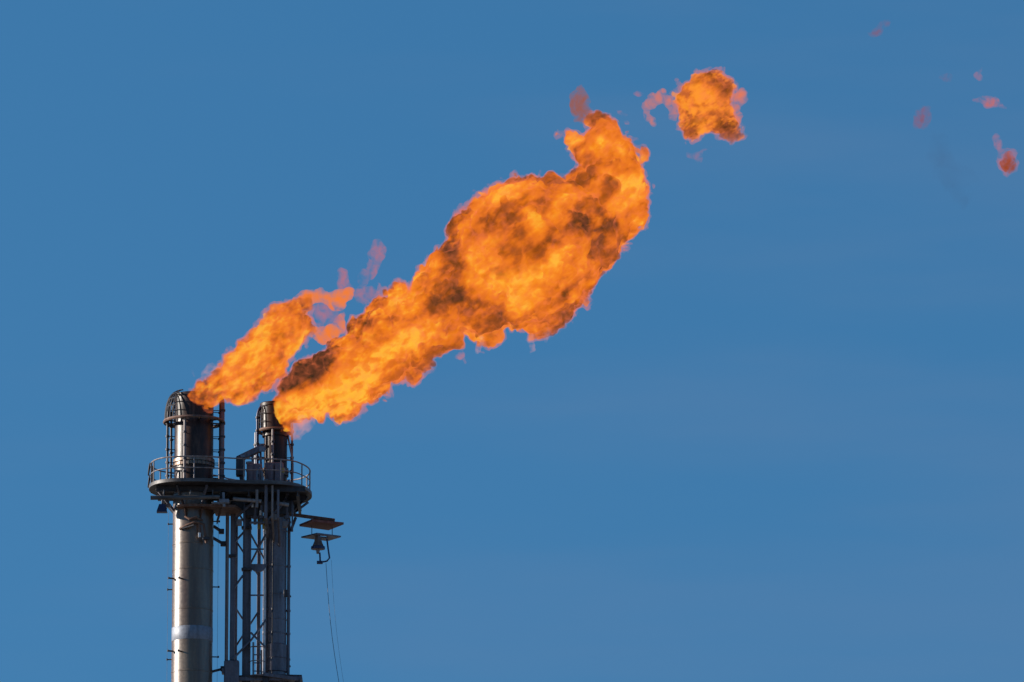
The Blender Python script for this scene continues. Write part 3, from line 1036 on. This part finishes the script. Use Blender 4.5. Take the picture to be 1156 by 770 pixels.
def gas_mat(name, dens, colr, scale=2.8, lo=.37, hi=.68, step=.05):
    """thin burning gas, also smoke: patchy density, one glow colour"""
    m_, nt, out = nmat(name)
    L = nt.links
    tc = node(nt, 'ShaderNodeTexCoord')
    ns = node(nt, 'ShaderNodeTexNoise', Scale=scale, Detail=3.0, Roughness=.6, Distortion=.7)
    L.new(tc.outputs['Object'], ns.inputs['Vector'])
    mr = nt.nodes.new('ShaderNodeMapRange')
    mr.inputs[1].default_value = lo; mr.inputs[2].default_value = hi
    mr.inputs[3].default_value = 0; mr.inputs[4].default_value = dens * 1.8
    L.new(ns.outputs['Fac'], mr.inputs[0])
    ab = node(nt, 'ShaderNodeVolumeAbsorption')
    ab.inputs['Color'].default_value = (0, 0, 0, 1)
    em = node(nt, 'ShaderNodeEmission')
    em.inputs['Color'].default_value = (*colr, 1)
    L.new(mr.outputs[0], ab.inputs['Density'])
    gl = nt.nodes.new('ShaderNodeMath'); gl.operation = 'MULTIPLY'; gl.inputs[1].default_value = GLOW
    L.new(mr.outputs[0], gl.inputs[0]); L.new(gl.outputs[0], em.inputs['Strength'])
    ad = node(nt, 'ShaderNodeAddShader')
    L.new(ab.outputs[0], ad.inputs[0]); L.new(em.outputs[0], ad.inputs[1])
    L.new(ad.outputs[0], out.inputs['Volume'])
    m_.cycles.volume_step_rate = step
    return m_

HOT = [(0.0, (.022, .018, .010)), (.15, (.075, .033, .008)), (.33, (.36, .075, .006)), (.50, (.72, .155, .009)), (.66, (.87, .205, .011)), (.84, (.99, .31, .017)), (1.05 - .05, (1.0, .50, .04))]
BALL = [(0.0, (.10, .03, .006)), (.2, (.22, .06, .007)), (.42, (.55, .13, .009)), (.6, (.88, .22, .016)), (.85, (1.0, .33, .024))]

WISP = gas_mat('thin_burning_gas', .75, (.92, .14, .03))
FRINGE = gas_mat('glowing_flame_fringe', .9, (1.0, .21, .08), scale=3.0, lo=.36, hi=.7)
PALE = gas_mat('pale_hot_haze', 1.2, (.75, .36, .36))
SMOKE = gas_mat('thin_sooty_smoke', .6, (.09, .09, .11))  # grey emission replaces daylight scattered by the smoke
PINKD = gas_mat('dying_red_gas', .9, (.36, .06, .06))
TIPG = gas_mat('dusky_orange_gas', 2.2, (.36, .095, .035))
ARC = gas_mat('thin_orange_fire', 3.2, (.95, .215, .014), scale=2.4, lo=.36, hi=.72); CURL = gas_mat('curling_orange_gas', 1.9, (.95, .20, .03)); TRAIL = gas_mat('faint_soot_trail', .10, (.05, .06, .12), scale=.9)  # TRAIL is smoke: its dim emission replaces scattered skylight
THIN = {WISP: gas_mat('thin_burning_gas_edge', .32, (.92, .14, .05)), PINKD: gas_mat('dying_red_gas_edge', .3, (.4, .07, .09)), TIPG: gas_mat('dusky_orange_gas_edge', .5, (.7, .13, .05)), PALE: None}

main_out = [(309, 452), (316, 440), (319, 430), (329, 421), (341, 412), (353, 403), (365, 394), (381, 385), (392, 378), (400, 366), (410, 357), (413, 345), (426, 340), (435, 335),
            (436, 324), (448, 321), (458, 323), (464, 329), (470, 312), (478, 300), (493, 283), (508, 273), (512, 254), (524, 240), (535, 232), (546, 221), (568, 217), (572, 206), (581, 200), (599, 204), (616, 206), (634, 209),
            (647, 200), (654, 186), (647, 168), (637, 156), (643, 149), (661, 151), (664, 136), (680, 128), (694, 137), (705, 153), (714, 168), (729, 178), (724, 190), (731, 210), (727, 234), (724, 248),
            (709, 266), (696, 283), (678, 309), (661, 331), (643, 353), (625, 369), (605, 378), (590, 373), (577, 367), (559, 384), (541, 392), (535, 376), (526, 374), (523, 396), (508, 396), (492, 391), (485, 397),
            (479, 419), (472, 430), (461, 435), (455, 428), (444, 428), (432, 440), (418, 446), (400, 463), (387, 467), (365, 469), (350, 471), (338, 472), (333, 484), (327, 490), (321, 484), (315, 472), (311, 463)]
left_out = [(214, 444), (223, 433), (233, 430), (242, 427), (249, 411), (259, 402), (267, 391), (278, 382), (292, 365), (306, 349), (321, 341), (337, 333), (346, 331), (351, 336), (347, 344), (344, 352), (347, 364), (352, 372), (346, 380), (336, 388), (326, 404), (321, 416), (312, 427), (300, 437), (285, 446), (279, 453), (267, 455), (258, 452), (250, 448), (243, 452), (236, 463), (229, 460), (222, 452)]
ball_out = [(767, 104), (776, 95), (785, 86), (802, 79), (814, 82), (823, 90), (828, 99), (827, 111), (823, 122), (829, 134), (838, 146), (836, 156), (825, 159), (814, 154), (804, 147), (797, 147), (791, 154), (779, 157), (770, 149), (769, 138), (772, 130), (767, 120), (758, 113)]

def fr_noise(G, h, org):
    o = np.zeros_like(G)
    bi = np.nonzero(np.abs(G) < .5)
    o[bi] = fbm(org[0] + bi[0] * h, org[1] + bi[1] * h, org[2] + bi[2] * h, .9, 3, 91) * 2.2
    return o

def build_fire(obj_name, part_name, label, cat, outline, y0, slope, mat_kw, field_kw, base_px, group, fringe=.13):
    bp = P(*base_px, y0)
    root = empty(obj_name, bp, label, cat, group)
    G, h, org = flame_field([outline], y0, **field_kw)
    V, Q = surface_nets(G, h, org)
    V = shear(V, slope, bp.x, y0)
    m_ = fire_mat(part_name + '_volume', org=tuple(bp), y0=y0, slope=slope, x0=bp.x, **mat_kw)
    mesh_from(part_name, V, Q, m_, root, tuple(bp))
    if fringe:
        V, Q = surface_nets(G + fringe + .5 * fringe * fr_noise(G, h, org), h, org)
        V = shear(V, slope, bp.x, y0)
        mesh_from('glowing_fringe', V, Q, FRINGE, root, tuple(bp))
    return root, bp

def add_wisp(root, bp, name, polys, y0, slope, x0, mat_, h=.05, label=None, **kw):
    k = dict(warp=.2, ws_=.6, disp=.13, ds=.45, bill=.06, depth=.9, seed=5, nb=60, margin=.45)
    k.update(kw)
    G, h, org = flame_field(polys, y0, h, **k)
    V, Q = surface_nets(G, h, org)
    V = shear(V, slope, x0, y0)
    o = mesh_from(name, V, Q, mat_, root, tuple(bp))
    if root is not None and THIN.get(mat_):
        V, Q = surface_nets(G + .10, h, org)
        mesh_from('thin_edge', shear(V, slope, x0, y0), Q, THIN[mat_], o)
    return o

YF2, YF1 = B2 - .6, -1.0
GR = 'gas flames above the stacks'
SOOT = [(328, 436, 14, -.6), (343, 425, 16, -.66), (360, 413, 16, -.62), (378, 400, 14, -.52), (398, 385, 12, -.42), (416, 366, 12, -.32), (436, 345, 9, -.25), (645, 158, 12, .3),
        (505, 288, 13, -.4), (486, 345, 11, -.42), (516, 345, 15, -.25), (618, 293, 15, -.36), (652, 272, 20, -.36), (683, 258, 14, -.3), (604, 303, 10, -.34), (637, 350, 12, -.22), (562, 355, 10, -.25), (690, 222, 14, -.22),
        (340, 460, 18, .3), (365, 450, 22, .34), (395, 438, 26, .34), (428, 410, 26, .24), (470, 390, 20, .14), (585, 235, 24, .12), (545, 300, 22, .14), (600, 345, 24, .10), (680, 160, 22, .08)]
f2, bp2 = build_fire('gas_flame', 'fire_body', 'huge billowing orange flame with sooty dark base streaming from the slim right stack', 'flame', main_out, YF2, -.06,
                     dict(dens=7.5, stops=HOT, scale=.62, contrast=2.6, balls=[(a, b, r * (1.4 if a < 445 else 1.2), k * (1.45 if k < 0 else 1.35)) for a, b, r, k in SOOT], step=.03, bias=.02, fine=.48, dvar=.75),
                     dict(h=.045, seed=3, nb=2600, warp=.13, ws_=.6, disp=.15, ds=.7, bill=.36, bs=.8, d2=.16, ds2=.26, grow=.0), (311, 458), GR)
x0 = bp2.x
add_wisp(f2, bp2, 'flame_wisp', [[(642, 108), (648, 98), (657, 97), (664, 104), (668, 116), (668, 130), (664, 142), (652, 142), (645, 126)]], YF2, -.06, x0, TIPG)
add_wisp(f2, bp2, 'flame_wisp', [[(326, 476), (338, 468), (356, 470), (350, 482), (341, 490), (331, 498), (326, 490)]], YF2, -.06, x0, PALE, seed=8)
add_wisp(f2, bp2, 'flame_wisp', [[(507, 256), (518, 236), (530, 231), (525, 246), (514, 262)]], YF2, -.06, x0, WISP, seed=9)
add_wisp(f2, bp2, 'flame_wisp', [[(470, 316), (474, 296), (482, 292), (490, 300), (484, 314)]], YF2, -.06, x0, PALE, seed=12)
add_wisp(f2, bp2, 'flame_wisp', [[(534, 395), (540, 386), (548, 380), (545, 390), (540, 400)], [(596, 378), (602, 378), (603, 398), (599, 403), (596, 392)], [(612, 374), (624, 366), (622, 380), (615, 390)]], YF2, -.06, x0, PALE, h=.05, seed=14, warp=.08)
add_wisp(f2, bp2, 'flame_wisp', [[(616, 206), (626, 196), (636, 198), (642, 206), (630, 212)]], YF2, -.06, x0, WISP, seed=17)

f1, bp1 = build_fire('gas_flame', 'fire_body', 'smaller yellow-orange flame with curling wisps blowing off the thicker left stack', 'flame', left_out, YF1, .5,
                     dict(dens=5.0, stops=HOT, scale=.75, contrast=2.0, dvar=.75, fine=.5, balls=[(327, 345, 9, -.2), (318, 352, 8, -.15), (228, 452, 15, -.6), (262, 430, 24, .16), (285, 405, 26, .16), (335, 345, 14, .15)], step=.028, bias=.13),
                     dict(h=.05, seed=21, nb=1200, warp=.11, ws_=.5, disp=.10, ds=.6, bill=.22, bs=.55, d2=.13, ds2=.26, grow=.0), (222, 448), GR)
x0 = bp1.x
add_wisp(f1, bp1, 'flame_curl', [[(326, 340), (338, 331), (350, 327), (361, 325), (372, 329), (383, 326), (390, 321), (398, 326), (398, 337), (388, 346), (378, 351), (370, 346), (362, 340), (352, 342), (344, 348), (332, 350)]], YF1, .5, x0, ARC, seed=51, warp=.09, disp=.06, bill=.08, d2=.07, ds2=.2, nb=400, h=.04)
add_wisp(f1, bp1, 'flame_curl', [[(343, 362), (350, 369), (362, 368), (374, 365), (381, 354), (389, 352), (390, 364), (386, 376), (374, 386), (362, 390), (352, 383), (344, 380)]], YF1, .5, x0, ARC, seed=53, warp=.09, disp=.06, bill=.08, d2=.07, ds2=.2, nb=400, h=.04)
add_wisp(f1, bp1, 'flame_wisp', [[(380, 327), (379, 308), (383, 301), (390, 302), (393, 316), (399, 327)]], YF1, .5, x0, WISP, seed=31, warp=.1)
add_wisp(f1, bp1, 'flame_wisp', [[(398, 328), (402, 314), (408, 304), (416, 296), (417, 276), (423, 267), (430, 270), (437, 284), (434, 291), (428, 298), (424, 309), (414, 318), (410, 330)]], YF1, .5, x0, WISP, seed=33, warp=.14)
add_wisp(f1, bp1, 'flame_wisp', [[(395, 324), (412, 322), (429, 326), (425, 338), (410, 345), (398, 341)]], YF1, .5, x0, WISP, seed=35, depth=.5)
add_wisp(f1, bp1, 'flame_wisp', [[(344, 346), (360, 340), (376, 348), (388, 346), (388, 372), (366, 372), (350, 370)]], YF1, .5, x0, WISP, seed=37, depth=.45)
add_wisp(f1, bp1, 'flame_wisp', [[(228, 424), (234, 412), (246, 406), (254, 414), (250, 424), (240, 432)], [(213, 420), (220, 414), (229, 415), (224, 421)]], YF1, .5, x0, PALE, seed=39, depth=.5)

# thin sooty smoke licking up between the two flames
sm = MB()
so = add_wisp(None, (0, 0, 0), 'smoke_wisp', [[(300, 444), (312, 430), (325, 420), (334, 416), (330, 430), (318, 446), (308, 452)]], B2, 0, 0, SMOKE, seed=61)
tag(so, 'faint grey smoke rising at the rim of the slim right stack', 'smoke')

# detached fire ball and scraps of burning gas downwind
yb = B2 - 1.0
fb, bpb = build_fire('fireball', 'fire_body', 'detached orange fireball with brown mottling floating past the flame tip', 'fireball', ball_out, yb, 0,
                     dict(dens=5.0, stops=BALL, scale=.9, contrast=2.3, dvar=.75, balls=[(808, 90, 18, -.6), (820, 103, 14, -.6), (820, 148, 17, -.65), (780, 147, 16, -.65), (800, 130, 9, -.2), (785, 110, 18, .2), (803, 118, 8, .1)], step=.05, bias=.12),
                     dict(h=.05, seed=41, nb=700, warp=.12, ws_=.5, disp=.12, ds=.6, bill=.24, bs=.5, d2=.15, ds2=.26, grow=.0), (790, 120), None, fringe=.13)
add_wisp(fb, bpb, 'flame_wisp', [[(824, 106), (838, 96), (845, 104), (846, 114), (838, 120), (840, 136), (844, 150), (836, 146), (826, 134), (822, 120)]], yb, 0, 0, CURL, h=.045, seed=42, warp=.12)
add_wisp(fb, bpb, 'flame_wisp', [[(760, 108), (758, 92), (764, 87), (770, 94), (774, 106), (768, 124), (765, 138), (756, 136), (752, 122), (744, 119), (737, 124), (738, 134), (744, 148), (734, 142), (724, 131), (725, 115), (734, 105), (748, 101)]], yb, 0, 0, CURL, h=.045, seed=43, depth=.7, warp=.1, disp=.08, bill=.03)
add_wisp(fb, bpb, 'flame_wisp', [[(711, 106), (720, 102), (732, 104), (724, 108)], [(693, 124), (702, 124), (713, 132), (704, 133)]], yb, 0, 0, WISP, h=.04, seed=44, warp=.07, disp=.05)
add_wisp(fb, bpb, 'flame_wisp', [[(769, 173), (780, 174), (794, 166), (806, 163), (797, 173), (790, 187), (783, 182)]], yb, 0, 0, WISP, h=.045, seed=45, depth=.6, warp=.1, bill=.02)

def ell(cx, cy, rx, ry, n=18, rot=0):
    return [(cx + rx * math.cos(t) * math.cos(rot) - ry * math.sin(t) * math.sin(rot), cy + rx * math.cos(t) * math.sin(rot) + ry * math.sin(t) * math.cos(rot)) for t in np.linspace(0, 2 * math.pi, n, endpoint=False)]
GS = 'scraps of burning gas drifting off at upper right'
def scrap(label, polys, mat_, seed, inner=None, **kw):
    cx = np.mean([p[0] for p in polys[0]]); cy = np.mean([p[1] for p in polys[0]])
    bp = P(cx, cy, yb)
    root = empty('flame_scrap', bp, label, 'flame scrap', GS)
    add_wisp(root, bp, 'thin_gas', polys, yb, 0, 0, mat_, h=.04, seed=seed, **dict(dict(warp=.2, ws_=.5, disp=.10, ds=.4, nb=60), **kw))
    if inner:
        add_wisp(root, bp, 'fire_core', [inner[0]], yb, 0, 0, inner[1], h=.04, seed=seed + 1, warp=.14, ws_=.4, disp=.08, ds=.35, bill=.04)
CORE = gas_mat('burning_scrap_core', 3.8, (.26, .05, .012))
CORE2 = gas_mat('dull_scrap_core', 1.8, (.30, .06, .04))
scrap('dark red tick-shaped wisp highest at the top right', [[(971, 36), (984, 36), (992, 31), (998, 24), (1009, 20), (1003, 29), (995, 39), (984, 42)]], PINKD, 71, inner=([(984, 38), (993, 33), (996, 36), (989, 41)], CORE2), warp=.1, disp=.06)
scrap('dusky pink puff with a dark heart, left of the brighter scraps', [ell(1040, 134, 9, 14)], PINKD, 73, inner=(ell(1041, 134, 4, 6), CORE2))
scrap('pale salmon puff with tails on both sides at right', [ell(1119, 117, 10, 7), [(1094, 109), (1104, 109), (1114, 114), (1112, 120)], [(1124, 118), (1132, 119), (1142, 124), (1130, 124)]], WISP, 75, inner=(ell(1119, 117, 7, 5), gas_mat('salmon_core', 1.4, (.6, .13, .06))))
scrap('bright orange scrap with a brown heart at the right edge', [ell(1137, 183, 12, 17), [(1122, 166), (1124, 154), (1131, 151), (1133, 160), (1130, 172)]], WISP, 77, inner=(ell(1138, 183, 8, 13), CORE))
scrap('tiny faint pink shred above the salmon puff', [ell(1107, 83, 3.5, 7, rot=.4)], WISP, 79, warp=.1)
scrap('barely visible mauve smudge left of the pink shred', [ell(1066, 87, 7, 4)], PINKD, 81, warp=.1, depth=.3)
so = add_wisp(None, (0, 0, 0), 'smoke_wisp', [[(1044, 150), (1056, 146), (1066, 152), (1080, 172), (1098, 196), (1100, 226), (1080, 236), (1062, 222), (1052, 190)]], yb, 0, 0, TRAIL, h=.06, seed=83, warp=.4, disp=.25)
tag(so, 'barely visible soot trail below the dusky pink puff at far right', 'smoke')

# ------------------------------------------------------------------ sky and sun
SUN_EL, SUN_ROT = R(17), R(-84)
w = bpy.data.worlds.new('World')
sc.world = w
w.use_nodes = True
nt = w.node_tree
for n_ in list(nt.nodes):
    nt.nodes.remove(n_)
out = nt.nodes.new('ShaderNodeOutputWorld')
bg = nt.nodes.new('ShaderNodeBackground')
sky = nt.nodes.new('ShaderNodeTexSky')
sky.sky_type = 'NISHITA'
sky.sun_disc = False
sky.sun_elevation = SUN_EL
sky.sun_rotation = SUN_ROT
sky.altitude = 1500
sky.air_density = 1.0
sky.dust_density = 0.0
sky.ozone_density = 4.0
hs_ = nt.nodes.new('ShaderNodeHueSaturation')
hs_.inputs['Saturation'].default_value = 1.19
hs_.inputs['Value'].default_value = 1.055
hs_.inputs['Hue'].default_value = .4945
tcw = nt.nodes.new('ShaderNodeTexCoord')
vm = nt.nodes.new('ShaderNodeVectorMath'); vm.operation = 'MULTIPLY_ADD'
vm.inputs[1].default_value = (1, 1, .35); vm.inputs[2].default_value = (0, 0, .16)
nt.links.new(tcw.outputs['Generated'], vm.inputs[0])
nt.links.new(vm.outputs[0], sky.inputs['Vector'])
nt.links.new(sky.outputs[0], hs_.inputs['Color'])
# a thin high veil of cloud, slightly greyer than the clear blue
mpv = nt.nodes.new('ShaderNodeMapping')
mpv.inputs['Scale'].default_value = (10, 10, 58)
nt.links.new(tcw.outputs['Generated'], mpv.inputs[0])
vn = nt.nodes.new('ShaderNodeTexNoise')
vn.inputs['Scale'].default_value = 1.0; vn.inputs['Detail'].default_value = 4.0; vn.inputs['Roughness'].default_value = .5
nt.links.new(mpv.outputs[0], vn.inputs['Vector'])
vr = nt.nodes.new('ShaderNodeMapRange'); vr.interpolation_type = 'SMOOTHSTEP'
vr.inputs[1].default_value = .44; vr.inputs[2].default_value = .80
vr.inputs[3].default_value = 0; vr.inputs[4].default_value = .21
vd = nt.nodes.new('ShaderNodeVectorMath'); vd.operation = 'DOT_PRODUCT'
vd.inputs[1].default_value = (2.0, 0, -2.2)      # the veil lies low and to the right
nt.links.new(tcw.outputs['Generated'], vd.inputs[0])
va = nt.nodes.new('ShaderNodeMath'); va.operation = 'ADD'
nt.links.new(vn.outputs['Fac'], va.inputs[0]); nt.links.new(vd.outputs['Value'], va.inputs[1])
vb = nt.nodes.new('ShaderNodeMath'); vb.operation = 'ADD'; vb.inputs[1].default_value = .478
nt.links.new(va.outputs[0], vb.inputs[0])
nt.links.new(vb.outputs[0], vr.inputs[0])
vx = nt.nodes.new('ShaderNodeMixRGB')
nt.links.new(vr.outputs[0], vx.inputs[0]); nt.links.new(hs_.outputs[0], vx.inputs[1])
vx.inputs[2].default_value = (1.5, 2.35, 3.9, 1)
nt.links.new(vx.outputs[0], bg.inputs['Color'])
bg.inputs['Strength'].default_value = .1 * GLOW
nt.links.new(bg.outputs[0], out.inputs['Surface'])

sd = bpy.data.lights.new('sun', 'SUN')
sd.energy = 5.0
sd.angle = R(.5)
sd.color = (1, .93, .82)
so_ = bpy.data.objects.new('sun', sd)
col.objects.link(so_)
dv = Vector((math.sin(SUN_ROT) * math.cos(SUN_EL), math.cos(SUN_ROT) * math.cos(SUN_EL), math.sin(SUN_EL)))
so_.rotation_euler = dv.to_track_quat('Z', 'Y').to_euler()
so_.location = (-40, 0, 90)

# ------------------------------------------------------------------ render settings
sc.view_settings.view_transform = 'Standard'
sc.view_settings.look = 'None'
sc.view_settings.exposure = EXPO
sc.view_settings.gamma = 1
sc.render.engine = 'CYCLES'
cy = sc.cycles
cy.max_bounces = 5
cy.diffuse_bounces = 2
cy.glossy_bounces = 3
cy.volume_bounces = 0
cy.transparent_max_bounces = 64
cy.use_adaptive_sampling = True
cy.adaptive_threshold = .02
cy.use_denoising = True
